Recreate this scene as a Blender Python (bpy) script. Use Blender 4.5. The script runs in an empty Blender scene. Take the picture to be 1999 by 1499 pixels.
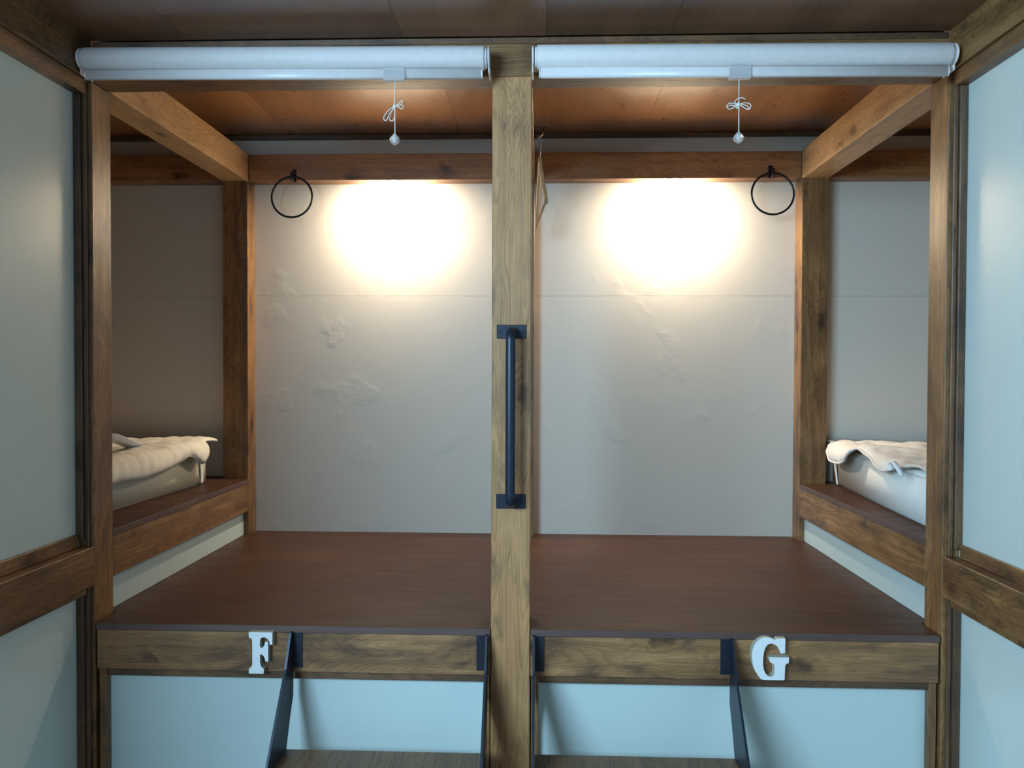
import bpy, bmesh, math, random
from mathutils import Vector, Matrix, noise
from mathutils.geometry import tessellate_polygon
random.seed(4)
sc = bpy.context.scene
C = sc.collection
H = 1.52                     # height of the camera above the floor; z values below are measured from the camera level

# ------------------------------------------------------------------ camera, world, lights, exposure
cd = bpy.data.cameras.new('camera'); cam = bpy.data.objects.new('camera', cd); C.objects.link(cam)
cd.sensor_width = 36.0; cd.lens = 36.0 * 1492.4 / 1999.0; cd.clip_start = 0.02
r_ = Vector((0.9994, 0.0358, 0.0033)); f_ = Vector((-0.0357, 0.9992, -0.0183)).normalized()
r_ = (r_ - f_ * r_.dot(f_)).normalized(); u_ = r_.cross(f_)
cam.matrix_world = Matrix.Translation((0.0748, -2.0355, H)) @ Matrix((r_, u_, -f_)).transposed().to_4x4()
sc.camera = cam

w = bpy.data.worlds.new('world'); sc.world = w; w.use_nodes = True
bg = w.node_tree.nodes['Background']; bg.inputs[0].default_value = (0.50, 0.74, 1.0, 1); bg.inputs[1].default_value = 0.62

def light(name, kind, loc, target, power, color, **kw):
    d = bpy.data.lights.new(name, kind); d.energy = power; d.color = color
    for k, v in kw.items(): setattr(d, k, v)
    o = bpy.data.objects.new(name, d); C.objects.link(o)
    o.location = (loc[0], loc[1], loc[2] + H)
    dirn = Vector((target[0], target[1], target[2])) - Vector(loc)
    o.rotation_euler = dirn.to_track_quat('-Z', 'Y').to_euler()
    return o
# cool daylight from the corridor window behind the camera, to the left
light('window_light', 'AREA', (-1.62, -2.85, 0.58), (0.55, 0.1, -0.3), 160, (0.46, 0.75, 1.0), shape='RECTANGLE', size=1.5, size_y=0.95)
WARM = (1.0, 0.855, 0.655)
LAMPS = (-0.530, 0.625)                             # round downlights under the back beam, washing the back wall
for lx in LAMPS:
    light('downlight_lamp', 'AREA', (lx, 1.135, 0.7660), (lx, 1.135 + 0.72, 0.0), 31, WARM, shape='DISK', size=0.040)

sc.view_settings.view_transform = 'Standard'; sc.view_settings.look = 'None'
sc.view_settings.gamma = 1.0; sc.view_settings.use_curve_mapping = False
sc.view_settings.exposure = 0.0

# ------------------------------------------------------------------ node helpers and materials
class NT:
    def __init__(s, name):
        s.m = bpy.data.materials.new(name); s.m.use_nodes = True
        s.t = s.m.node_tree; s.n = s.t.nodes; s.b = s.n['Principled BSDF']
    def add(s, typ, **kw):
        nd = s.n.new(typ)
        for k, v in kw.items(): setattr(nd, k, v)
        return nd
    def ln(s, a, b): s.t.links.new(a, b)
    def val(s, nd, **kw):
        for k, v in kw.items(): nd.inputs[k].default_value = v
    def math(s, op, a, b=None, clamp=False):
        nd = s.add('ShaderNodeMath', operation=op, use_clamp=clamp)
        for i, x in enumerate((a, b)):
            if x is None: continue
            if isinstance(x, (int, float)): nd.inputs[i].default_value = x
            else: s.ln(x, nd.inputs[i])
        return nd.outputs[0]
    def noise(s, vec, scale, detail=3, rough=0.5, dist=0.0):
        nd = s.add('ShaderNodeTexNoise'); nd.inputs['Scale'].default_value = scale
        nd.inputs['Detail'].default_value = detail; nd.inputs['Roughness'].default_value = rough
        nd.inputs['Distortion'].default_value = dist
        s.ln(vec, nd.inputs['Vector']); return nd.outputs[0]
    def ramp(s, fac, stops):
        nd = s.add('ShaderNodeValToRGB'); cr = nd.color_ramp
        while len(cr.elements) < len(stops): cr.elements.new(0.5)
        for e, (p, c) in zip(cr.elements, stops):
            e.position = p; e.color = (c[0], c[1], c[2], 1) if hasattr(c, '__len__') else (c, c, c, 1)
        s.ln(fac, nd.inputs[0]); return nd.outputs[0]
    def mix(s, fac, a, b, mode='MIX'):
        nd = s.add('ShaderNodeMix', data_type='RGBA', blend_type=mode)
        for i, x in ((0, fac), (6, a), (7, b)):
            if isinstance(x, (int, float)): nd.inputs[i].default_value = x
            elif isinstance(x, tuple): nd.inputs[i].default_value = (x[0], x[1], x[2], 1)
            else: s.ln(x, nd.inputs[i])
        return nd.outputs[2]
    def mapping(s, vec, scale):
        nd = s.add('ShaderNodeMapping'); nd.inputs['Scale'].default_value = scale
        s.ln(vec, nd.inputs['Vector']); return nd.outputs[0]
    def bump(s, h, strength, dist=0.002):
        nd = s.add('ShaderNodeBump'); nd.inputs['Strength'].default_value = strength
        nd.inputs['Distance'].default_value = dist
        s.ln(h, nd.inputs['Height']); s.ln(nd.outputs[0], s.b.inputs['Normal'])
    def objvec(s):
        tc = s.add('ShaderNodeTexCoord'); oi = s.add('ShaderNodeObjectInfo')
        cx = s.add('ShaderNodeCombineXYZ')
        for i, k in enumerate((17.3, 29.1, 41.7)): s.ln(s.math('MULTIPLY', oi.outputs['Random'], k), cx.inputs[i])
        va = s.add('ShaderNodeVectorMath', operation='ADD')
        s.ln(tc.outputs['Object'], va.inputs[0]); s.ln(cx.outputs[0], va.inputs[1])
        return va.outputs[0], oi.outputs['Random']

def wood(name, axis, light=(0.38, 0.205, 0.078), mid=(0.19, 0.092, 0.033), dark=(0.048, 0.023, 0.012), rough=0.42, blot=0.5, knots=True, line=1.0):
    """stained softwood timber; grain runs along the given local axis"""
    g = NT(name); v, rnd = g.objvec()
    def st(a, c):
        s_ = [c, c, c]; s_['xyz'.index(axis)] = a; return tuple(s_)
    vs = g.mapping(v, st(0.10, 1.0))
    # knots: sparse voronoi cells stretched a little along the grain
    vo = g.add('ShaderNodeTexVoronoi', feature='F1'); vo.inputs['Scale'].default_value = 1.0
    wob = g.add('ShaderNodeVectorMath', operation='ADD'); g.ln(g.mapping(v, st(5.2, 11.0)), wob.inputs[0])
    wn = g.add('ShaderNodeTexNoise'); wn.inputs['Scale'].default_value = 28.0; g.ln(v, wn.inputs['Vector'])
    wsc = g.add('ShaderNodeVectorMath', operation='SCALE'); g.ln(wn.outputs['Color'], wsc.inputs[0]); wsc.inputs['Scale'].default_value = 0.30
    g.ln(wsc.outputs[0], wob.inputs[1]); g.ln(wob.outputs[0], vo.inputs['Vector'])
    kd = vo.outputs['Distance']
    sep = g.add('ShaderNodeSeparateColor'); g.ln(vo.outputs['Color'], sep.inputs[0])
    keep = g.math('GREATER_THAN', sep.outputs[0], 0.50 if knots else 2.0)
    knot = g.math('MULTIPLY', g.ramp(kd, [(0.06, 1.0), (0.24, 0.0)]), keep)
    halo = g.math('MULTIPLY', g.ramp(kd, [(0.0, 1.0), (0.55, 0.0)]), keep)
    ring_d = halo
    # growth rings: slowly wandering coordinate, broken into fine lines
    slow = g.noise(g.mapping(v, st(0.35, 3.0)), 2.4, 2, 0.5, 0.1)
    phase = g.math('ADD', g.math('MULTIPLY', slow, 30.0), g.math('MULTIPLY', ring_d, 2.6))
    fr = g.math('FRACT', g.math('MULTIPLY', phase, 1.5))
    ringl = g.ramp(fr, [(0.0, 0.0), (0.5, 0.25), (0.9, 1.0), (1.0, 0.0)])
    fine = g.noise(g.mapping(v, st(5.0, 230.0)), 1.0, 3, 0.65)
    streak = g.noise(g.mapping(v, st(1.6, 45.0)), 1.0, 3, 0.6)
    blotn = g.noise(g.mapping(v, st(3.2, 8.0)), 1.0, 4, 0.62, 0.5)
    fac = g.math('ADD', g.math('MULTIPLY', ringl, 0.17 * line), g.math('ADD', g.math('MULTIPLY', fine, 0.36), g.math('MULTIPLY', streak, 0.52)))
    fac = g.math('ADD', fac, g.math('MULTIPLY', blotn, 0.75 * blot + 0.25))
    fac = g.math('ADD', fac, g.math('MULTIPLY', halo, 0.13))
    fac = g.math('SUBTRACT', fac, 0.34 + 0.16 * (blot - 0.5))
    col = g.ramp(fac, [(0.20, light), (0.52, mid), (0.86, dark)])
    stain = g.ramp(g.noise(g.mapping(v, st(3.4, 9.0)), 1.0, 4, 0.65, 0.8), [(0.50, 0.0), (0.68, 1.0)])
    col = g.mix(g.math('MULTIPLY', stain, min(1.0, 1.25 * blot)), col, tuple(c * 0.75 for c in dark))
    col = g.mix(g.math('MULTIPLY', knot, 0.85), col, (0.03, 0.014, 0.008))
    tone = g.math('ADD', g.math('MULTIPLY', rnd, 0.3), 0.85)
    hsv = g.add('ShaderNodeHueSaturation'); g.ln(col, hsv.inputs['Color']); g.ln(tone, hsv.inputs['Value'])
    g.ln(hsv.outputs[0], g.b.inputs['Base Color'])
    g.ln(g.ramp(fine, [(0.2, rough - 0.08), (0.8, rough + 0.12)]), g.b.inputs['Roughness'])
    g.b.inputs['Coat Weight'].default_value = 0.12; g.b.inputs['Coat Roughness'].default_value = 0.3
    g.bump(g.math('ADD', g.math('MULTIPLY', fine, 0.6), g.math('MULTIPLY', ringl, -0.4)), 0.35, 0.0012)
    return g.m

def plywood(name, axis, a=(0.17, 0.085, 0.045), b=(0.085, 0.040, 0.023), rough=0.33, coat=0.3, figure=1.0, bmp=0.35, spec=0.5):
    g = NT(name); v, rnd = g.objvec()
    def st(p, c):
        s_ = [c, c, c]; s_['xyz'.index(axis)] = p; return tuple(s_)
    n1 = g.noise(g.mapping(v, st(1.0, 5.0)), 1.0, 3, 0.55, 0.5)
    n2 = g.noise(g.mapping(v, st(6.0, 120.0)), 1.0, 2, 0.6)
    n3 = g.noise(v, 2.2, 2, 0.5)
    fac = g.math('ADD', g.math('MULTIPLY', n1, 0.55 * figure), g.math('ADD', g.math('MULTIPLY', n2, 0.25), g.math('MULTIPLY', n3, 0.4)))
    fac = g.math('SUBTRACT', fac, 0.1 * figure)
    col = g.ramp(fac, [(0.30, b), (0.75, a)])
    tone = g.math('ADD', g.math('MULTIPLY', rnd, 0.22), 0.89)
    hsv = g.add('ShaderNodeHueSaturation'); g.ln(col, hsv.inputs['Color']); g.ln(tone, hsv.inputs['Value'])
    g.ln(hsv.outputs[0], g.b.inputs['Base Color'])
    g.ln(g.ramp(g.noise(g.mapping(v, st(5, 20)), 1.0, 3), [(0.3, rough - 0.05), (0.7, rough + 0.1)]), g.b.inputs['Roughness'])
    g.b.inputs['Coat Weight'].default_value = coat; g.b.inputs['Coat Roughness'].default_value = 0.22
    h = g.math('ADD', g.math('MULTIPLY', n2, 0.25), g.math('MULTIPLY', g.noise(g.mapping(v, st(2.0, 7.0)), 1.0, 2, 0.5), 1.0))
    g.b.inputs['Specular IOR Level'].default_value = spec
    g.bump(h, bmp, 0.003)
    return g.m

def paint(name, col, rough=0.5, coat=0.0, bump=0.15, var=0.04, streak=None, patches=False):
    g = NT(name); v, rnd = g.objvec()
    n = g.noise(v, 2.5, 3, 0.5)
    c = g.mix(g.math('MULTIPLY', n, var * 4), tuple(col), tuple(x * (1 - var * 2.5) for x in col))
    g.ln(c, g.b.inputs['Base Color']); g.b.inputs['Roughness'].default_value = rough
    g.b.inputs['Coat Weight'].default_value = coat; g.b.inputs['Coat Roughness'].default_value = 0.16
    sm = g.noise(g.mapping(v, (25, 25, 2.0)) if streak else g.mapping(v, (14, 14, 14)), 1.0, 4, 0.6)
    h = sm
    if patches:
        sp = g.ramp(g.noise(v, 5.0, 2, 0.5), [(0.60, 0.0), (0.66, 1.0)])
        h = g.math('ADD', g.math('MULTIPLY', sm, 0.5), g.math('MULTIPLY', g.math('MULTIPLY', sp, g.noise(v, 55.0, 3, 0.7)), 1.6))
    g.bump(h, bump, 0.002)
    return g.m

def simple(name, col, rough=0.5, metal=0.0, coat=0.0, trans=0.0, ior=1.45, bump=0.0, scale=60):
    g = NT(name); v, _ = g.objvec(); b = g.b
    n = g.noise(v, scale, 3, 0.6)
    g.ln(g.mix(n, tuple(c * 0.9 for c in col), tuple(min(1, c * 1.08) for c in col)), b.inputs['Base Color'])
    b.inputs['Roughness'].default_value = rough; b.inputs['Metallic'].default_value = metal
    b.inputs['Coat Weight'].default_value = coat; b.inputs['Transmission Weight'].default_value = trans
    b.inputs['IOR'].default_value = ior
    if bump: g.bump(n, bump, 0.001)
    return g.m

WX, WY, WZ = (wood('timber_' + a, a) for a in 'xyz')
BX = wood('back_timber_x', 'x', (0.42, 0.20, 0.075), (0.26, 0.11, 0.04), (0.10, 0.04, 0.018), blot=0.3)
DX, DY, DZ = (wood('dark_trim_' + a, a, (0.22, 0.12, 0.055), (0.12, 0.062, 0.03), (0.045, 0.024, 0.016), blot=0.7) for a in 'xyz')
SB_LIT = wood('side_beam_lit_timber_y', 'y', (0.74, 0.47, 0.23), (0.56, 0.33, 0.145), (0.22, 0.11, 0.045), rough=0.36, blot=0.35, line=1.2)  # paler timber colour carries the warm light falling on the side beams
CP = wood('centre_timber_z', 'z', (0.56, 0.305, 0.125), (0.36, 0.18, 0.070), (0.09, 0.045, 0.022), rough=0.5, blot=0.5)
FX = wood('rim_timber_x', 'x', (0.42, 0.225, 0.095), (0.225, 0.112, 0.044), (0.060, 0.030, 0.018), rough=0.5, blot=0.65, line=0.75)
PLY_DECK = plywood('deck_plywood', 'x', (0.085, 0.036, 0.018), (0.042, 0.018, 0.010), 0.45, 0.0, 0.8, 0.10, 0.28)
PLY_CEIL = plywood('ceiling_plywood', 'y', (0.34, 0.16, 0.085), (0.15, 0.066, 0.036), 0.30, 0.35, 1.0, 0.15)
PLY_EDGE = plywood('plywood_edge', 'x', (0.16, 0.10, 0.085), (0.07, 0.04, 0.035), 0.5, 0.0)
PANEL = paint('painted_panel', (0.65, 0.735, 0.69), 0.30, 0.35, 0.22, 0.03, streak=True)
PANEL_LOW = paint('painted_low_panel', (0.55, 0.66, 0.64), 0.42, 0.10, 0.12, 0.04)
PLASTER = paint('wall_plaster', (0.645, 0.59, 0.505), 0.62, 0.0, 0.30, 0.03, patches=True)
WHITE = simple('white_fabric_blind', (0.73, 0.68, 0.66), 0.6)
WPLAST = simple('white_plastic', (0.74, 0.70, 0.69), 0.35, coat=0.1)
CLEAR = simple('clear_plastic', (0.93, 0.93, 0.93), 0.12, trans=0.75, ior=1.3)
CORD = simple('white_cord', (0.82, 0.80, 0.76), 0.7)
STEEL = simple('dark_steel', (0.020, 0.029, 0.045), 0.38, metal=0.35, bump=0.15, scale=40)
BLACK = simple('black_metal', (0.012, 0.012, 0.013), 0.4, metal=0.5)
SCREW = simple('screw_steel', (0.06, 0.055, 0.05), 0.5, metal=0.7)
BRASS = simple('brass', (0.55, 0.42, 0.2), 0.25, metal=1.0)
CHROME = simple('chrome_wire', (0.7, 0.7, 0.7), 0.15, metal=1.0)
FOAM = simple('mattress_cover', (0.76, 0.70, 0.55), 0.85, bump=0.1, scale=120)
FOAM2 = simple('mattress_cover_white', (0.80, 0.77, 0.70), 0.85, bump=0.1, scale=120)
PAD = simple('quilted_cotton', (0.80, 0.74, 0.63), 0.9, bump=0.25, scale=200)
PAD2 = simple('quilted_cotton_white', (0.82, 0.77, 0.70), 0.9, bump=0.25, scale=200)
ELAST = simple('white_elastic', (0.85, 0.84, 0.84), 0.8)
LETW = simple('letter_white', (0.80, 0.84, 0.84), 0.45)
LETEDGE = simple('letter_edge', (0.52, 0.49, 0.38), 0.6)
HANG = wood('hanger_wood', 'y', (0.55, 0.36, 0.19), (0.42, 0.25, 0.12), (0.28, 0.15, 0.07), knots=False, blot=0.2)
STAVE = wood('tread_wood', 'y', (0.26, 0.135, 0.052), (0.155, 0.078, 0.030), (0.075, 0.036, 0.016), knots=False, blot=0.35)
FLOORM = wood('floor_board', 'y', (0.30, 0.18, 0.09), (0.2, 0.11, 0.05), (0.1, 0.05, 0.025), knots=False, blot=0.2)

# ------------------------------------------------------------------ object helpers
WL = {}
def link(name, me, m, parent=None, loc=(0, 0, 0), smooth=False):
    o = bpy.data.objects.new(name, me); C.objects.link(o)
    if m: me.materials.append(m)
    if smooth:
        for p in me.polygons: p.use_smooth = True
    L = Vector(loc); WL[o.name] = L.copy()
    if parent is not None:
        o.parent = parent; L = L - WL[parent.name]
    o.location = L
    return o
def mesh(bm, name):
    bmesh.ops.recalc_face_normals(bm, faces=bm.faces[:])
    me = bpy.data.meshes.new(name); bm.to_mesh(me); bm.free(); return me
def bx(bm, x0, x1, y0, y1, z0, z1):
    c = Vector(((x0 + x1) / 2, (y0 + y1) / 2, (z0 + z1) / 2))
    return bmesh.ops.create_cube(bm, size=1, matrix=Matrix.Translation(c) @ Matrix.Diagonal((abs(x1 - x0), abs(y1 - y0), abs(z1 - z0), 1)))['verts']
def box(name, x0, x1, y0, y1, z0, z1, m, parent=None, bev=0.0018, seg=1):
    c = ((x0 + x1) / 2, (y0 + y1) / 2, (z0 + z1) / 2)
    bm = bmesh.new(); bx(bm, x0 - c[0], x1 - c[0], y0 - c[1], y1 - c[1], z0 - c[2], z1 - c[2])
    if bev: bmesh.ops.bevel(bm, geom=bm.edges[:], offset=bev, segments=seg, affect='EDGES', clamp_overlap=True)
    return link(name, mesh(bm, name), m, parent, (c[0], c[1], c[2] + H), smooth=seg > 1)
def tag(o, label=None, cat=None, group=None, kind=None):
    if label: o['label'] = label
    if cat: o['category'] = cat
    if group: o['group'] = group
    if kind: o['kind'] = kind
    return o
def thing(name, loc, label, cat, group=None):
    o = bpy.data.objects.new(name, None); C.objects.link(o); o.empty_display_size = 0.05
    L = Vector((loc[0], loc[1], loc[2] + H)); o.location = L; WL[o.name] = L
    return tag(o, label, cat, group)
def struct(o): o['kind'] = 'structure'; return o
def tube(name, pts, r, m, parent, closed=False, n=10):
    """round rod through points given relative to camera level"""
    pts = [Vector(p) for p in pts]; c = pts[0].copy(); N = len(pts)
    bm = bmesh.new(); rings = []; up = None
    for i, p in enumerate(pts):
        a = pts[(i - 1) % N] if (closed or i > 0) else p
        b = pts[(i + 1) % N] if (closed or i < N - 1) else p
        t = (b - a).normalized()
        if up is None: up = t.orthogonal().normalized()
        up = (up - t * up.dot(t)).normalized(); s = t.cross(up)
        rr = r[i] if isinstance(r, (list, tuple)) else r
        rings.append([bm.verts.new(p - c + (up * math.cos(2 * math.pi * k / n) + s * math.sin(2 * math.pi * k / n)) * rr) for k in range(n)])
    for i in range(N if closed else N - 1):
        A, B = rings[i], rings[(i + 1) % N]
        off = 0
        if closed and i == N - 1:
            off = min(range(n), key=lambda o_: (A[0].co - B[o_].co).length)
        for k in range(n): bm.faces.new((A[k], A[(k + 1) % n], B[(k + 1 + off) % n], B[(k + off) % n]))
    if not closed: bm.faces.new(rings[0][::-1]); bm.faces.new(rings[-1])
    return link(name, mesh(bm, name), m, parent, (c.x, c.y, c.z + H), True)
def lathe(name, prof, origin, m, parent, axis='z', n=20):
    """prof: list of (radius, height along axis)"""
    bm = bmesh.new(); rings = []
    for r, h in prof:
        ring = []
        for k in range(n):
            a = 2 * math.pi * k / n; p = (r * math.cos(a), r * math.sin(a), h)
            if axis == 'x': p = (p[2], p[0], p[1])
            if axis == 'y': p = (p[0], p[2], p[1])
            ring.append(bm.verts.new(p))
        rings.append(ring)
    for A, B in zip(rings, rings[1:]):
        for k in range(n): bm.faces.new((A[k], A[(k + 1) % n], B[(k + 1) % n], B[k]))
    bm.faces.new(rings[0]); bm.faces.new(rings[-1])
    o = link(name, mesh(bm, name), m, parent, (origin[0], origin[1], origin[2] + H), True)
    return o
def prism(name, pts, axis, a0, a1, m, parent, bev=0.0, m2=None):
    """polygon pts extruded along axis ('x': pts are (y,z); 'y': pts are (x,z))"""
    bm = bmesh.new()
    cx = sum(p[0] for p in pts) / len(pts); cz = sum(p[1] for p in pts) / len(pts); ca = (a0 + a1) / 2
    def V(p, a): return (a - ca, p[0] - cx, p[1] - cz) if axis == 'x' else (p[0] - cx, a - ca, p[1] - cz)
    A = [bm.verts.new(V(p, a0)) for p in pts]; B = [bm.verts.new(V(p, a1)) for p in pts]
    n = len(pts)
    tris = tessellate_polygon([[Vector((p[0], p[1], 0)) for p in pts]])
    for a_, b_, c_ in tris:
        bm.faces.new((A[a_], A[b_], A[c_])); bm.faces.new((B[c_], B[b_], B[a_])).material_index = 1 if m2 else 0
    for i in range(n):
        s = bm.faces.new((A[i], B[i], B[(i + 1) % n], A[(i + 1) % n]))
        if m2: s.material_index = 1
    loc = (ca, cx, cz + H) if axis == 'x' else (cx, ca, cz + H)
    o = link(name, mesh(bm, name), m, parent, loc)
    if m2: o.data.materials.append(m2)
    return o

XL, XR = -1.1386, 1.1353          # inner faces of the two side frames
YB, YW = 1.1107, 1.195            # front of the back posts, back wall
ZD = -0.6935                      # sleeping deck
ZC, ZCI = 0.882, 0.9925           # corridor ceiling, ceiling over the bunks
TF = 0.6935

# ------------------------------------------------------------------ setting: floor, ceilings, walls
fl = struct(box('floor', -3.2, 3.2, -4.2, 1.3, -H - 0.05, -H - 0.012, PANEL_LOW, bev=0))
for i in range(22):
    x = -1.12 + i * 0.104
    box('floor_board', x, x + 0.101, -4.0, 1.19, -H - 0.012, -H, FLOORM, fl, 0.0015)

ce = struct(box('ceiling', -3.2, 3.2, -4.2, 1.3, ZCI + 0.014, ZCI + 0.06, DY, bev=0))
def sheets(xs, y0, y1, z, m, cuts=()):
    for a, b in zip(xs, xs[1:]):
        ys = [y0] + [c for (xa, c) in cuts if abs(xa - a) < 0.01] + [y1]
        for c, d in zip(ys, ys[1:]):
            box('plywood_sheet', a + 0.0002, b - 0.0002, c + 0.0002, d - 0.0002, z + random.uniform(0, 0.0004), z + 0.012, m, ce, 0.0006)
sheets([XL + 0.0004, -0.875, -0.29, 0.09, 0.415, 0.742, XR - 0.0004], -4.1, 0.0, ZC, PLY_CEIL, cuts=((-0.875, -0.146), (0.415, -0.9), (-0.29, -1.1)))
box('ceiling_batten', -1.14, 1.136, -4.1, 0.0, ZC + 0.014, ZCI + 0.012, DX, ce, 0)
PLY_BUNK = plywood('bunk_ceiling_plywood', 'y', (0.60, 0.285, 0.11), (0.30, 0.130, 0.052), 0.32, 0.5, 1.0, 0.12)
sheets([-3.1, -1.9, -0.985, -0.262, 0.09, 0.50, 0.96, 1.9, 3.1], 0.0, YW + 0.05, ZCI, PLY_BUNK)

wb = struct(box('wall_back', -3.2, 3.2, YW + 0.012, YW + 0.10, -H, ZCI + 0.01, PLASTER, bev=0))
for a, b in ((-3.1, XL - 0.1), (XL - 0.1, 0.0), (0.0, XR + 0.1), (XR + 0.1, 3.1)):
    z0 = -H
    for c, d in ((-H, 0.3117), (0.3117, ZCI - 0.001)):
        box('wall_board', a, b, YW, YW + 0.011, c + 0.0003, d - 0.0003, PLASTER, wb, 0.0006)
struct(box('trim_1', -3.1, 3.1, YW - 0.014, YW - 0.001, 0.9705, ZCI - 0.001, DX))

def side_wall(name, s):
    X = XL if s < 0 else XR
    def bxs(n, d0, d1, y0, y1, z0, z1, m, p, bev=0.0018):
        a, b = X + s * d0, X + s * d1
        return box(n, min(a, b), max(a, b), y0, y1, z0, z1, m, p, bev)
    y0 = -1.10
    wl = struct(bxs(name, 0.054, 0.10, y0, -0.0, -H, ZC, PLASTER, None, 0))
    bxs('top_beam', 0, 0.053, y0, 0.0035, 0.777, ZC + 0.013, WY, wl)
    bxs('middle_beam', 0, 0.053, y0, 0.0035, -0.592, -0.486, WY, wl)
    bxs('floor_beam', 0, 0.053, y0, 0.0035, -H, -H + 0.105, WY, wl)
    bxs('end_stud', -0.0, 0.10, y0 - 0.09, y0, -H, ZC - 0.0005, WZ, wl)
    P = 0.0425
    up = bxs('upper_panel', P, 0.0535, y0 + 0.001, 0.003, -0.4855, 0.7765, PANEL, wl, 0)
    lo = bxs('lower_panel', P, 0.0535, y0 + 0.001, 0.003, -H + 0.106, -0.5925, PANEL, wl, 0)
    # slim dark mouldings around both panels
    for za, zb in ((-0.4855, 0.7765), (-H + 0.106, -0.5925)):
        bxs('panel_moulding', 0.022, P - 0.0005, -0.014, 0.003, za + 0.0205, zb - 0.0385 if zb > 0 else zb - 0.0205, DZ, wl)
        bxs('panel_moulding', 0.010, 0.0215, -0.006, 0.003, za, zb, DZ, wl)
    bxs('panel_moulding', 0.010, P - 0.0005, y0, -0.0005, 0.739, 0.7765, WY, wl)
    bxs('panel_moulding', 0.034, P - 0.0005, y0, -0.0145, -0.4855, -0.450, WY, wl)
    bxs('panel_moulding', 0.011, P - 0.0005, y0, -0.0145, -0.6125, -0.5925, WY, wl)
    bxs('panel_moulding', 0.022, P - 0.0005, y0, -0.0145, -H + 0.106, -H + 0.126, DY, wl)
    return wl
side_wall('wall_left', -1)
side_wall('wall_right', 1)
# enclosures of the neighbouring bunks
for s, nm in ((-1, 'wall_left_neighbour'), (1, 'wall_right_neighbour')):
    X = 1.245
    a, b = sorted((s * X, s * 3.1))
    w1 = struct(box(nm + '_front', a, b, 0.0, 0.05, -H, ZCI, PLASTER, bev=0))
    a, b = sorted((s * 3.1, s * 3.15))
    struct(box(nm + '_end', a, b, 0.0, YW + 0.012, -H, ZCI, PLASTER, bev=0))

# ------------------------------------------------------------------ timber frame of the bunks
fr = thing('bunk_bed', (0, 0.05, -H), 'brown stained timber double bunk of square posts and beams spanning the alcove', 'bunk bed')
# front
box('centre_post', -0.0525, 0.0525, 0.0, 0.100, -H, 0.7765, CP, fr, 0.0022)
box('lintel', XL + 0.001, XR - 0.001, 0.0005, 0.0895, 0.777, 0.863, WX, fr)
box('lintel_cap', XL + 0.001, XR - 0.001, 0.0035, 0.0895, 0.8635, 0.8812, DX, fr)
box('lintel_infill', XL + 0.001, XR - 0.001, 0.03, 0.0895, 0.8815, ZCI - 0.001, DX, fr, 0)
for s, X in ((-1, XL), (1, XR)):
    def bs(n, d0, d1, *a, **k):
        p, q_ = sorted((X + s * d0, X + s * d1)); return box(n, p, q_, *a, **k)
    bs('side_post', 0, 0.105, 0.0044, 0.0953, -H, 0.7765, WZ, fr)
    bs('side_beam', 0, 0.105, 0.0900, YB + 0.008, 0.7805, 0.8965, SB_LIT, fr)
    bs('back_post', 0, 0.1063, YB, YW - 0.001, -H, 0.7825, WZ, fr)
    bs('platform_beam', 0, 0.09, 0.0957, YB - 0.0005, -0.5925, -0.4765, WY, fr)
    bs('back_beam', 0.0005, 1.9, 1.1185, YW - 0.001, 0.784, 0.8915, BX, fr)
box('back_beam', XL + 0.001, XR - 0.001, 1.1185, YW - 0.001, 0.784, 0.8915, BX, fr)
box('centre_beam', -0.0525, 0.0525, 0.0900, 1.118, 0.7845, 0.8965, WY, fr)
box('centre_back_post', -0.0525, 0.0525, 1.1195, YW - 0.001, ZD + 0.001, 0.7835, WZ, fr)

# ------------------------------------------------------------------ sleeping platforms F and G
def platform(x0, x1, label, s):
    t = thing('bunk_platform', ((x0 + x1) / 2, 0.5, -H), label, 'platform')
    e = 0.026
    ea, eb, q0, q1 = (e if s < 0 else 0.0535), (e if s > 0 else 0.0535), 0.1005, YB - 0.0005
    P = [(x0, 0.001), (x1, 0.001), (x1, q0), (x1 + eb, q0), (x1 + eb, q1), (x1, q1), (x1, YW - 0.001), (x0, YW - 0.001), (x0, q1), (x0 - ea, q1), (x0 - ea, q0), (x0, q0)]
    P = [p for i, p in enumerate(P) if i == 0 or (abs(p[0] - P[i - 1][0]) + abs(p[1] - P[i - 1][1])) > 1e-6]
    bm = bmesh.new(); cx = (x0 + x1) / 2
    A = [bm.verts.new((p[0] - cx, p[1] - 0.6, 0)) for p in P]; B = [bm.verts.new((p[0] - cx, p[1] - 0.6, -0.018)) for p in P]
    bm.faces.new(A); bm.faces.new(B[::-1])
    nP = len(P)
    for i in range(nP): bm.faces.new((A[i], B[i], B[(i + 1) % nP], A[(i + 1) % nP]))
    link('deck_board', mesh(bm, 'deck_board'), PLY_DECK, t, (cx, 0.6, ZD + H))
    box('deck_edge', x0, x1, -0.004, 0.0005, ZD - 0.0185, ZD - 0.0003, PLY_EDGE, t, 0.001)
    box('rim_beam', x0, x1, 0.0, 0.040, -0.8205, -0.7125, FX, t)
    box('rim_trim', x0 + 0.022, x1 - 0.012, 0.012, 0.030, -0.8435, -0.821, DX, t)
    a, b = x0 + 0.001, x1 - 0.001
    box('side_trim', a, a + 0.0205, 0.008, 0.030, -H, -0.821, WZ, t)
    box('side_trim', b - 0.0205 if s > 0 else b - 0.013, b, 0.008, 0.030, -H, -0.821, WZ, t)
    box('lower_panel', a, b, 0.031, 0.042, -H, -0.822, PANEL_LOW, t, 0)
    return t
platform(XL + 0.007, -0.0540, 'left bunk platform with dark plywood deck, wooden rim and pale green panel, lettered F', -1)
platform(0.0540, XR - 0.007, 'right bunk platform with dark plywood deck, wooden rim and pale green panel, lettered G', 1)
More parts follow.
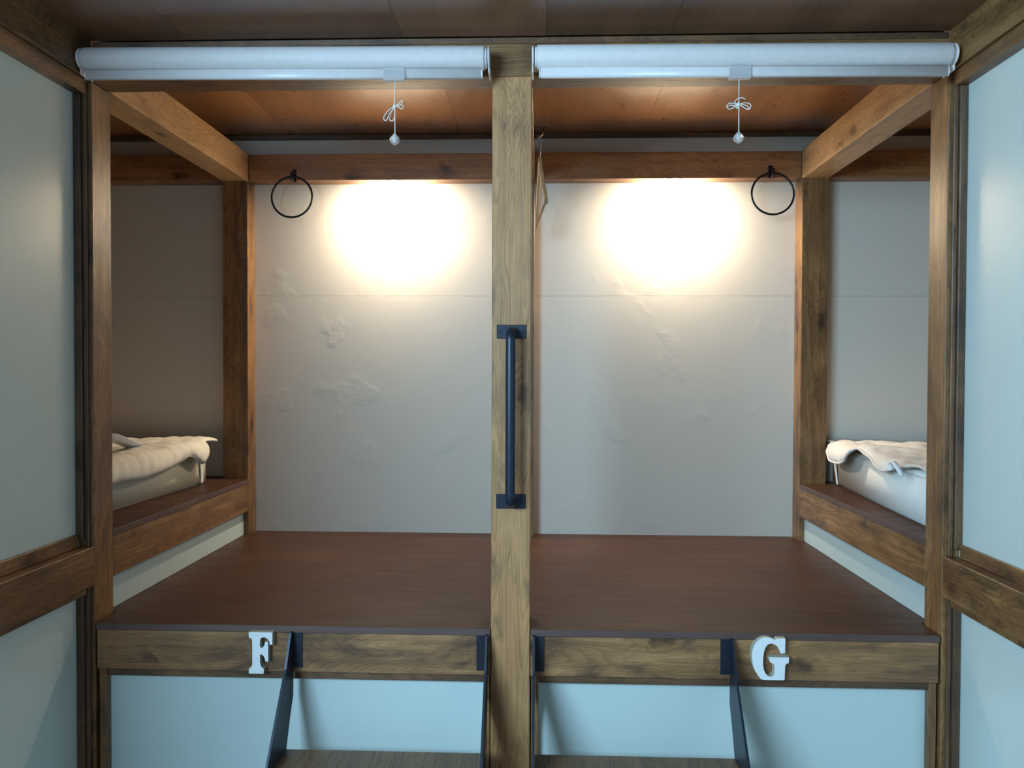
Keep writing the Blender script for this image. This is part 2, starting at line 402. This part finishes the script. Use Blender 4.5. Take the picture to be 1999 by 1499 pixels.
# upright boards between decks and the raised neighbouring platforms, and those platforms
for s, X, nm in ((-1, XL, 'left'), (1, XR, 'right')):
    a, b = sorted((X + s * 0.0205, X + s * 0.0295))
    t = thing('raised_platform', (X + s * 0.9, 0.6, -H), 'raised neighbouring platform of brown plywood on the %s, carrying a mattress' % nm, 'platform')
    box('riser_board', a, b, 0.096, YB - 0.001, ZD + 0.0005, -0.593, PANEL_LOW, t, 0)
    a, b = sorted((X + s * 0.0005, s * 3.09))
    box('plywood_top', a, b, 0.0957, YB - 0.0005, -0.476, -0.459, PLY_DECK, t, 0.001)
    a2, b2 = sorted((X + s * 0.108, s * 3.09))
    box('plywood_strip', a2, b2, YB, YW - 0.001, -0.476, -0.4592, PLY_DECK, t, 0.001)
    a, b = sorted((X - s * 0.0018, X + s * 0.0004))
    box('platform_edge', a, b, 0.0957, YB - 0.0005, -0.4762, -0.4592, PLY_EDGE, t, 0.0005)

# ------------------------------------------------------------------ roller blinds
def blind(x0, x1, zc, dz, clipx, cordkind, label, cord):
    t = thing('roller_blind', ((x0 + x1) / 2, 0.0, zc), label, 'blind', None)
    R0 = 0.0300; yc = -0.052
    def zt(x): return zc + dz * ((x - x0) / (x1 - x0) - 0.5)
    rot = math.atan2(dz, (x1 - x0))
    tubeo = lathe('fabric_roll', [(0.001, -(x1 - x0) / 2 + 0.014), (R0 - 0.001, -(x1 - x0) / 2 + 0.014), (R0, -(x1 - x0) / 2 + 0.016), (R0, (x1 - x0) / 2 - 0.016), (R0 - 0.001, (x1 - x0) / 2 - 0.014), (0.001, (x1 - x0) / 2 - 0.014)],
                  ((x0 + x1) / 2, yc, zc), WHITE, t, 'x', 40)
    tubeo.rotation_euler = (0, -rot, 0)
    # back rail against the lintel
    br = box('back_rail', x0 + 0.014, x1 - 0.014, -0.024, -0.0005, zc + 0.012, zc + 0.028, WPLAST, t, 0.002); br.rotation_euler = (0, -rot, 0)
    for xa, sg in ((x0, 1), (x1, -1)):
        z = zt(xa)
        lathe('end_bracket', [(0.001, 0), (0.0255, 0), (0.0275, 0.002 * sg), (0.0275, 0.005 * sg), (0.001, 0.005 * sg)], (xa, yc, z + 0.0005), WPLAST, t, 'x', 32)
        lathe('end_cap', [(0.001, 0.0), (0.024, 0.0), (0.0262, 0.002 * sg), (0.0262, 0.0065 * sg), (0.001, 0.0065 * sg)], (xa + sg * 0.0075, yc, z), WPLAST, t, 'x', 32)
        a, b = sorted((xa, xa + sg * 0.004))
        box('mounting_plate', a, b, yc - 0.006, -0.0005, z - 0.040, z - 0.018, WPLAST, t, 0.0015)
    # bottom bar: slim rounded rail
    bm = bmesh.new(); L = (x1 - x0) / 2 - 0.0225
    prof = []
    for k in range(24):
        a = 2 * math.pi * k / 24
        cx, cz = math.cos(a), math.sin(a)
        prof.append((0.0085 * abs(cx) ** 0.8 * (1 if cx > 0 else -1), 0.0135 * abs(cz) ** 0.7 * (1 if cz > 0 else -1)))
    A = [bm.verts.new((-L, p[0], p[1])) for p in prof]; B = [bm.verts.new((L, p[0], p[1])) for p in prof]
    for k in range(24): bm.faces.new((A[k], A[(k + 1) % 24], B[(k + 1) % 24], B[k]))
    bm.faces.new(A); bm.faces.new(B)
    bb = link('bottom_bar', mesh(bm, 'bottom_bar'), WPLAST, t, ((x0 + x1) / 2, -0.060, zc - 0.0430 + H), True); bb.rotation_euler = (0, -rot, 0)
    for sg in (-1, 1):
        e = lathe('bar_cap', [(0.001, 0), (0.011, 0), (0.0125, 0.002 * sg), (0.0125, 0.004 * sg), (0.001, 0.004 * sg)], ((x0 + x1) / 2 + sg * (L + 0.0002), -0.060, zt((x0 + x1) / 2 + sg * L) - 0.043), WPLAST, t, 'x', 24)
        e.scale = (1, 0.72, 1.05)
    # pull clip
    zb = zt(clipx) - 0.043
    cl = thing  # name kept free
    clip = box('pull_clip', clipx - 0.027, clipx + 0.027, -0.0745, -0.0695, zb - 0.018, zb + 0.013, CLEAR, t, 0.0015)
    box('clip_lip', clipx - 0.029, clipx + 0.025, -0.0755, -0.062, zb - 0.0215, zb - 0.0155, CLEAR, clip, 0.0012)
    # cord
    y = -0.068
    tube('pull_cord', [(clipx + cord[0], y, zb - 0.019), (clipx + cord[0], y, zb - 0.085), (clipx + cord[0] + 0.0004, y, cord[1] + 0.012)], 0.0013, CORD, t, n=8)
    kx, kz = clipx + cord[0], cord[2]
    for loop in cordkind:
        P = []
        pts = [Vector((kx + a, y + c, kz + b)) for a, b, c in loop]
        # catmull rom
        n = len(pts)
        for i in range(n - 1):
            p0 = pts[max(i - 1, 0)]; p1 = pts[i]; p2 = pts[i + 1]; p3 = pts[min(i + 2, n - 1)]
            for k in range(6):
                u = k / 6
                P.append(0.5 * ((2 * p1) + (-p0 + p2) * u + (2 * p0 - 5 * p1 + 4 * p2 - p3) * u * u + (-p0 + 3 * p1 - 3 * p2 + p3) * u ** 3))
        P.append(pts[-1])
        tube('cord_bow', P, 0.0012, CORD, t, n=6)
    lathe('cord_knot', [(0.0005, -0.006), (0.003, -0.004), (0.004, 0.0), (0.003, 0.004), (0.0005, 0.006)], (kx - 0.001, y - 0.001, kz), CORD, t, 'z', 10)
    # teardrop weight
    pr = [(0.0014, 0.0)] + [(0.0135 * math.sin(math.pi * (0.06 + 0.9 * k / 14) ** 1.35), -0.0335 * (k + 1) / 15) for k in range(14)] + [(0.002, -0.0338)]
    wgt = lathe('cord_weight', pr, (kx, y, cord[1] + 0.014), CLEAR, t, 'z', 20)
    lathe('weight_core', [(0.0005, 0), (0.0035, -0.004), (0.0045, -0.016), (0.003, -0.020), (0.0005, -0.021)], (kx, y, cord[1] + 0.008), CORD, wgt, 'z', 12)
    return t
s_ = 0.001
bowR = [[(0, 0, 0), (14, 3, -2), (26, 1, -3), (31, -6, -3), (25, -15, -3), (12, -9, -2), (0, 0, 0)],
        [(0, 0, 0), (10, 0, 2), (22, -3, 3), (27, -9, 3), (21, -12, 3), (10, -5, 2), (0, 0, 0)],
        [(0, 0, 0), (-14, 2, -2), (-27, 1, -3), (-33, -7, -3), (-25, -14, -3), (-14, -8, -2), (0, 0, 0)],
        [(0, 0, 0), (-12, -2, 2), (-24, -2, 3), (-29, -9, 3), (-18, -11, 3), (0, 0, 0)],
        [(-2, -2, 0), (-12, 4, -3), (-5, 13, -3), (8, 16, -3), (16, 12, -2)],
        [(0, 0, 0), (-7, -8, 0), (-4, -11, 0), (0, -4, 0)]]
bowL = [[(0, 0, 0), (-14, -8, -2), (-27, -24, -3), (-29, -35, -3), (-22, -37, -3), (-14, -20, -2), (0, 0, 0)],
        [(0, 0, 0), (-9, -14, 2), (-15, -30, 3), (-11, -37, 3), (-3, -32, 3), (0, -12, 2), (0, 0, 0)],
        [(0, 0, 0), (9, 6, -2), (17, 14, -3), (21, 13, -3), (17, 5, -2), (2, 0, 0)],
        [(0, 0, 0), (8, 4, 2), (18, 6, 3), (23, 1, 3), (18, -5, 3), (8, 0, 2), (0, 0, 0)]]
sc_ = lambda L: [[(a * s_ * 0.95, b * s_ * 0.95, c * s_) for a, b, c in l] for l in L]
bL = blind(-1.1335, -0.0555, 0.8075, -0.0080, -0.2995, sc_(bowL), 'white roller blind rolled up above the left bunk lettered F', (0.000, 0.598, 0.676))
bR = blind(0.0525, 1.1185, 0.8015, -0.0060, 0.5790, sc_(bowR), 'white roller blind rolled up above the right bunk lettered G', (-0.002, 0.596, 0.6745))

# ------------------------------------------------------------------ grab handle on the centre post
t = thing('grab_handle', (0, 0.0, -0.125), 'black tubular steel grab handle screwed upright to the centre post', 'handle')
for z0, z1 in ((0.0835, 0.1200), (-0.3700, -0.3312)):
    pl = box('mounting_plate', -0.039, 0.040, -0.0035, 0.0012, z0, z1, STEEL, t, 0.0015)
    for sx in (-0.031, 0.033):
        lathe('screw', [(0.001, 0), (0.0042, 0), (0.0036, -0.0012), (0.0012, -0.0012), (0.001, -0.0006)], (sx, -0.0035, (z0 + z1) / 2), SCREW, pl, 'y', 12)
P = []; zt, zb, yo = 0.101, -0.351, -0.052
P.append((0, -0.003, zt))
for k in range(9):
    a = math.pi / 2 * k / 8; P.append((0, yo + 0.026 - 0.026 * math.sin(a), zt - 0.026 + 0.026 * math.cos(a)))
for k in range(9):
    a = math.pi / 2 * k / 8; P.append((0, yo + 0.026 - 0.026 * math.cos(a), zb + 0.026 - 0.026 * math.sin(a)))
P.append((0, -0.003, zb))
tube('bar', P, 0.0128, STEEL, t, n=24)

# ------------------------------------------------------------------ ladders
def ladder(xa, xb, label):
    t = thing('ladder', ((xa + xb) / 2, -0.1, -H), label, 'ladder')
    zt, zt2 = -1.0, -1.26
    TH = 0.006
    for X, s in ((xa, 1), (xb, -1)):
        pts = [(-0.0035, -0.7075), (-0.018, -0.7075), (-0.060, -0.790), (-0.205, -0.985), (-0.470, -H + 0.001), (-0.300, -H + 0.001), (-0.070, -1.02), (-0.030, -0.93), (-0.0035, -0.880)]
        a, b = sorted((X, X + s * TH))
        prism('stringer', pts, 'x', a, b, STEEL, t)
        a, b = sorted((X + s * 0.0002, X + s * 0.0305))
        fg = box('flange', a, b, -0.0035, -0.0002, -0.8065, -0.7100, STEEL, t, 0.0006)
        for zz in (-0.733, -0.758, -0.783):
            lathe('screw', [(0.0006, 0), (0.0036, 0), (0.003, -0.0012), (0.0012, -0.0012), (0.001, -0.0004)], (X + s * 0.0185, -0.0035, zz), SCREW, fg, 'y', 10)
    a, b = xa + TH + 0.0005, xb - TH - 0.0005
    for (z, y0, y1) in ((-1.0, -0.215, -0.062), (-1.262, -0.365, -0.215)):
        tr = box('tread', a, b, y0 - 0.001, y1, z - 0.030, z - 0.024, STAVE, t, 0.001)
        n = 13; wd = (b - a) / n; x = a
        random.seed(int(xa * 100) + 7)
        cuts = [a] + sorted(a + (b - a) * (k + random.uniform(-0.25, 0.25)) / n for k in range(1, n)) + [b]
        for c, d in zip(cuts, cuts[1:]):
            box('stave', c + 0.0001, d - 0.0001, y0, y1, z - 0.024, z - random.uniform(0, 0.0003), STAVE, tr, 0.0003)
    return t
ladder(-0.5935, -0.0605, 'dark steel ladder with wooden treads hooked on the left bunk beside letter F')
ladder(0.0600, 0.5885, 'dark steel ladder with wooden treads hooked on the right bunk beside letter G')

# ------------------------------------------------------------------ letters
Fp = [(300,250),(845,250),(845,530),(785,530),(775,455),(735,395),(670,365),(600,368),(567,395),(558,450),(558,560),(572,605),(620,605),(652,565),(670,510),(678,465),(745,465),(750,915),(685,915),(670,850),(640,790),(600,760),(560,757),(560,950),(578,1020),(615,1070),(645,1090),(640,1200),(300,1200),(300,1090),(335,1072),(370,1030),(380,960),(380,460),(368,410),(335,382),(300,372)]
Gp = [(765,262),(840,262),(838,405),(795,408),(785,372),(765,342),(738,322),(705,312),(675,322),(652,350),(637,395),(629,450),(629,520),(637,570),(655,608),(678,630),(705,637),(725,630),(737,605),(738,540),(735,520),(722,506),(700,498),(688,478),(685,445),(877,445),(874,500),(850,510),(840,530),(836,660),(825,668),(640,668),(610,660),(580,625),(550,575),(530,515),(521,450),(526,385),(545,330),(575,290),(612,264),(655,254),(700,260),(745,280)]
def letter(name, P, sx, x0, z1, ox, oz, label, cat):
    t = thing(name, (x0 + 0.033, -0.01, z1 - 0.11), label, cat)
    pts = [(x0 + (p[0] - ox) * sx, z1 - (p[1] - oz) * sx) for p in P]
    prism('letter_face', pts, 'y', -0.0212, -0.0205, LETW, t)
    # softly bevelled body in bare primer on its edges
    bm = bmesh.new()
    prism('letter_body', pts, 'y', -0.0205, -0.0006, LETEDGE, t)
    bm.free(); return t
letter('letter_f', Fp, 0.0640 / 545, -0.7025, -0.7065, 300, 250, 'white wooden letter F standing on the rim of the left bunk', 'letter')
letter('letter_g', Gp, 0.1125 / 414, 0.6350, -0.6985, 521, 254, 'white wooden letter G standing on the rim of the right bunk', 'letter')

# ------------------------------------------------------------------ downlights
GLOW = NT('lamp_lens'); GLOW.b.inputs['Emission Color'].default_value = (1.0, 0.86, 0.66, 1); GLOW.b.inputs['Emission Strength'].default_value = 30
for lx, w_ in ((LAMPS[0], 'left'), (LAMPS[1], 'right')):
    t = thing('downlight', (lx, 1.140, 0.784), 'small round downlight glowing under the back beam of the %s bunk' % w_, 'lamp', 'downlights under the back beam')
    lathe('trim_ring', [(0.027, 0), (0.033, 0), (0.033, -0.0008), (0.031, -0.0014), (0.027, -0.0014), (0.026, -0.0008)], (lx, 1.145, 0.7838), WPLAST, t, 'z', 32)
    lathe('lens', [(0.001, -0.0001), (0.0250, -0.0001), (0.0245, -0.004), (0.019, -0.009), (0.010, -0.012), (0.001, -0.0125)], (lx, 1.145, 0.7838), GLOW.m, t, 'z', 28)

# ------------------------------------------------------------------ towel rings
def ring(x, z, label, R=0.0840):
    t = thing('towel_ring', (x, 1.118, z), label, 'ring')
    tube('ring', [(x + R * math.sin(a), 1.085 + 0.006 * math.cos(a), z + R * math.cos(a)) for a in [2 * math.pi * k / 56 for k in range(56)]], 0.0042, BLACK, t, True, 10)
    hk = box('bracket', x - 0.0085, x + 0.0085, 1.1155, 1.1184, z + 0.070, z + 0.122, BLACK, t, 0.001)
    tube('loop', [(x + 0.000, 1.116, z + 0.100), (x, 1.100, z + 0.104), (x, 1.082, z + 0.098), (x, 1.078, z + 0.084), (x, 1.084, z + 0.074), (x, 1.100, z + 0.072)], 0.0050, BLACK, t, n=8)
ring(-0.9440, 0.7075, 'round black metal towel ring hanging on the back beam of the left bunk')
ring(1.0090, 0.7115, 'round black metal towel ring hanging on the back beam of the right bunk')

# ------------------------------------------------------------------ coat hook and hanger on the centre beam
hx = 0.0525
t = thing('coat_hook', (hx, 0.78, 0.860), 'small brass coat hook on the beam right of the centre post', 'hook')
box('hook_plate', hx, hx + 0.003, 0.770, 0.790, 0.845, 0.893, BLACK, t, 0.001)
tube('hook_arm', [(hx + 0.002, 0.78, 0.858), (hx + 0.012, 0.78, 0.850), (hx + 0.020, 0.78, 0.852), (hx + 0.030, 0.78, 0.862), (hx + 0.037, 0.78, 0.880)], 0.0028, BRASS, t, n=8)
lathe('hook_tip', [(0.0005, -0.005), (0.0045, -0.003), (0.0055, 0), (0.0045, 0.003), (0.0005, 0.005)], (hx + 0.0375, 0.78, 0.884), BLACK, t, 'z', 10)
t = thing('clothes_hanger', (0.070, 0.82, 0.60), 'light wooden clothes hanger seen edge-on below the hook beside the centre post', 'hanger')
ap = Vector((0.0740, 0.800, 0.775)); n1 = Vector((0.0960, 0.640, 0.590)); n2 = Vector((0.0610, 0.985, 0.565))
def arm(name, a, b, w1, w2, th, n=8, bow=0.012):
    bm = bmesh.new(); d = (b - a); side = Vector((1, 0, 0)); nrm = d.cross(side).normalized(); sd = nrm.cross(d).normalized(); prev = None
    for i in range(n + 1):
        u = i / n; p = a + d * u + nrm * (-bow * math.sin(math.pi * u)) - a
        wv = (w1 * (1 - u) + w2 * u) / 2
        rg = [bm.verts.new(p + nrm * (wv * q1) + sd * (th / 2 * q2)) for q1, q2 in ((-1, -0.6), (-0.6, -1), (0.6, -1), (1, -0.6), (1, 0.6), (0.6, 1), (-0.6, 1), (-1, 0.6))]
        if prev:
            for k in range(8): bm.faces.new((prev[k], prev[(k + 1) % 8], rg[(k + 1) % 8], rg[k]))
        else: bm.faces.new(rg[::-1])
        prev = rg
    bm.faces.new(prev)
    return link(name, mesh(bm, name), HANG, t, (a.x, a.y, a.z + H), False)
arm('arm', ap, n1, 0.026, 0.030, 0.0125); arm('arm', ap, n2, 0.026, 0.030, 0.0125)
tube('trouser_bar', [n1 + Vector((0, 0.012, 0.004)), n2 - Vector((0, 0.012, -0.004))], 0.0050, HANG, t, n=10)
tube('hanger_hook', [(0.0740, 0.800, 0.782), (0.076, 0.797, 0.815), (0.079, 0.790, 0.835), (0.078, 0.782, 0.850), (0.073, 0.779, 0.858), (0.069, 0.778, 0.852)], 0.0018, CHROME, t, n=8)

# ------------------------------------------------------------------ mattresses with quilted pads
def mattress(corner, theta, mirror, mat, pmat, th, label, plabel, hang, top_add, R0=0.03, depth=0.93, crumple=0.008):
    """local frame: the side seen from the opening lies on x=0, mattress extends to -x (mirrored for the right); y=0 is its far end"""
    m_ = -1 if mirror else 1
    t = thing('mattress', (corner[0], corner[1], -0.459), label, 'mattress')
    t.rotation_euler = (0, 0, theta)
    bm = bmesh.new()
    Ln, Dp = 1.62, depth
    bx(bm, min(0, -m_ * Ln), max(0, -m_ * Ln), -Dp, 0, 0.0, th)
    ve = [e for e in bm.edges if abs(e.verts[0].co.z - e.verts[1].co.z) > 0.05]
    bmesh.ops.bevel(bm, geom=ve, offset=R0, segments=5, affect='EDGES')
    he = [e for e in bm.edges if (e.verts[0].co.z > th - 1e-4 and e.verts[1].co.z > th - 1e-4 or e.verts[0].co.z < 1e-4 and e.verts[1].co.z < 1e-4)]
    bmesh.ops.bevel(bm, geom=he, offset=0.012, segments=3, affect='EDGES')
    o = link('foam_block', mesh(bm, 'foam_block'), mat, t, WL[t.name], True)
    # thin piping along the bottom edge
    pz = 0.006
    tube_pts = [Vector((0.0005 * m_, -Dp + R0, 0.012)), Vector((0.0005 * m_, -Dp / 2, 0.012)), Vector((0.0005 * m_, -R0, 0.012))]
    # pad
    pt = thing('mattress_pad', (corner[0], corner[1], -0.459 + th), plabel, 'bedding')
    pt.rotation_euler = (0, 0, theta)
    bm = bmesh.new(); NU, NV = 130, 90; W = 1.25; grid = []; R = 0.022
    for i in range(NU + 1):
        u = -Dp - 0.0 + (Dp + (0.055 if not mirror else 0.018)) * i / NU           # along y, overhangs the far end a little
        hg = hang(u)
        row = []
        for j in range(NV + 1):
            v = j / NV; d = (1 - (1 - v) ** 1.0) * (W + hg) - W          # -W .. hg
            if d < 0: x, z = d, 0.0; nx, nz = 0, 1
            elif d < R * math.pi / 2:
                a = d / R; x, z = R * math.sin(a), -R * (1 - math.cos(a)); nx, nz = math.sin(a), math.cos(a)
            else: x, z = R, -R - (d - R * math.pi / 2); nx, nz = 1, 0
            # quilting
            q1 = abs(math.sin((u * 1.0 + d * 0.35) * math.pi / 0.055)); q2 = abs(math.sin((d - 0.018 * math.sin(u * 40)) * math.pi / 0.075))
            puff = 0.0075 * min(q1, 1) ** 0.4 * min(q2, 1) ** 0.4
            edge = min(1, (hg - d) / 0.016)
            puff *= 0.3 + 0.7 * max(0, edge)
            nz_ = noise.noise(Vector((d * 7, u * 7, corner[0]))) * crumple * 1.4 + noise.noise(Vector((d * 17, u * 17, 3 + corner[0]))) * crumple * 0.7
            off = 0.008 + puff + nz_ * (1 if d < -0.02 else 0.5) + crumple
            off += max(0, top_add(u)) * max(0, 1 - abs(min(d + 0.03, 0)) / 0.25)
            x += nx * off; z += nz * off
            if u > 0.0: z -= u * (0.12 if not mirror else 0.3)
            row.append(bm.verts.new((m_ * (x + 0.0), u, z)))
        grid.append(row)
    for i in range(NU):
        for j in range(NV): bm.faces.new((grid[i][j], grid[i + 1][j], grid[i + 1][j + 1], grid[i][j + 1]))
    o = link('quilted_sheet', mesh(bm, 'quilted_sheet'), pmat, pt, WL[pt.name], True)
    md = o.modifiers.new('thick', 'SOLIDIFY'); md.thickness = 0.006; md.offset = -1
    # hem: rounded binding following the edge
    pts = [grid_pt for grid_pt in []]
    hem = []
    me = o.data
    idx = lambda i, j: i * (NV + 1) + j
    for i in range(0, NU + 1, 2): hem.append(Vector(me.vertices[idx(i, NV)].co))
    c0 = hem[0].copy(); bm = bmesh.new(); rings = []
    for i, p in enumerate(hem):
        tdir = (hem[min(i + 1, len(hem) - 1)] - hem[max(i - 1, 0)]).normalized(); a = tdir.cross(Vector((0, 0, 1))).normalized(); b = a.cross(tdir)
        rings.append([bm.verts.new(p + (a * math.cos(k * math.pi / 4) + b * math.sin(k * math.pi / 4)) * 0.0045) for k in range(8)])
    for A, B in zip(rings, rings[1:]):
        for k in range(8): bm.faces.new((A[k], A[(k + 1) % 8], B[(k + 1) % 8], B[k]))
    link('hem', mesh(bm, 'hem'), pmat, pt, WL[pt.name], True)
    return t, pt
def strip(name, pts, width_dir, wdt, m, parent):
    """ribbon in the parent's local frame"""
    bm = bmesh.new(); prev = None; wd = Vector(width_dir).normalized() * wdt / 2
    fine = []
    P = [Vector(p) for p in pts]
    for i in range(len(P) - 1):
        p0, p1, p2, p3 = P[max(i - 1, 0)], P[i], P[i + 1], P[min(i + 2, len(P) - 1)]
        for k in range(6):
            u = k / 6; fine.append(0.5 * ((2 * p1) + (-p0 + p2) * u + (2 * p0 - 5 * p1 + 4 * p2 - p3) * u * u + (-p0 + 3 * p1 - 3 * p2 + p3) * u ** 3))
    fine.append(P[-1])
    for p in fine:
        r = (bm.verts.new(p - wd), bm.verts.new(p + wd))
        if prev: bm.faces.new((prev[0], prev[1], r[1], r[0]))
        prev = r
    o = link(name, mesh(bm, name), m, parent, WL[parent.name], True)
    md = o.modifiers.new('thick', 'SOLIDIFY'); md.thickness = 0.0025; md.offset = 0
    return o
def sm(a, b, x):
    x = max(0, min(1, (x - a) / (b - a))); return x * x * (3 - 2 * x)
def bumpf(u, c, w): return math.exp(-((u - c) / w) ** 2)
def hangL(u): return max(0.004, 0.066 + 0.003 * math.sin(u * 21) - 0.038 * bumpf(u, -0.235, 0.085) + 0.012 * bumpf(u, -0.135, 0.035) - 0.064 * sm(-0.125, -0.035, u))
def hangR(u): return max(0.004, 0.056 + 0.003 * math.sin(u * 23) - 0.046 * bumpf(u, -0.45, 0.10) - 0.026 * sm(-0.45, -0.58, u) - 0.022 * sm(-0.68, -0.84, u) - 0.050 * sm(-0.16, -0.06, u))
mt, pd = mattress((-1.262, 1.000), -0.050, False, FOAM, PAD, 0.150,
         'cream foam mattress lying on the raised platform at left', 'cream quilted pad draped over the left mattress', hangL,
         lambda u: 0.006 * bumpf(u, -0.22, 0.07) + 0.008 * sm(-0.1, 0.03, u), 0.02, 0.86)
strip('elastic_strap', [(0.012, -0.075, -0.010), (0.008, -0.072, -0.045), (0.005, -0.060, -0.095), (0.001, -0.052, -0.145)], (0, 1, 0.1), 0.020, ELAST, pd)
strip('elastic_strap', [(-0.02, -0.76, 0.022), (-0.020, -0.70, 0.040), (-0.030, -0.65, 0.082), (-0.045, -0.60, 0.092), (-0.050, -0.52, 0.070), (-0.055, -0.45, 0.048), (-0.060, -0.42, 0.036), (-0.08, -0.46, 0.026)], (1, 0.15, 0.15), 0.060, ELAST, pd)
mt2, pd2 = mattress((1.275, 1.165), -0.070, True, FOAM2, PAD2, 0.152,
         'white foam mattress lying on the raised platform at right', 'white quilted pad rumpled over the right mattress', hangR,
         lambda u: 0.018 * bumpf(u, -0.43, 0.08), 0.045, 1.03, 0.012)
strip('elastic_strap', [(-0.014, -0.095, -0.010), (-0.012, -0.100, -0.05), (-0.006, -0.108, -0.10), (-0.002, -0.112, -0.146)], (0, 1, 0.1), 0.016, ELAST, pd2)
strip('elastic_strap', [(-0.052, -0.880, -0.004), (-0.060, -0.862, 0.020), (-0.062, -0.838, 0.030), (-0.060, -0.812, 0.020), (-0.060, -0.818, 0.002)], (1, 0, 0.25), 0.014, ELAST, pd2)

for o in list(C.objects):
    k = o.name.split('.')[0]
    g = {'roller_blind': 'roller blinds rolled up above the bunks', 'ladder': 'steel ladders hooked on the bunk rims', 'towel_ring': 'black towel rings on the back beam',
         'mattress': 'mattresses on the raised side platforms', 'mattress_pad': 'quilted pads on the side mattresses', 'bunk_platform': 'bunk platforms side by side',
         'raised_platform': 'raised platforms of the neighbouring bunks'}.get(k)
    if g and o.parent is None: o['group'] = g
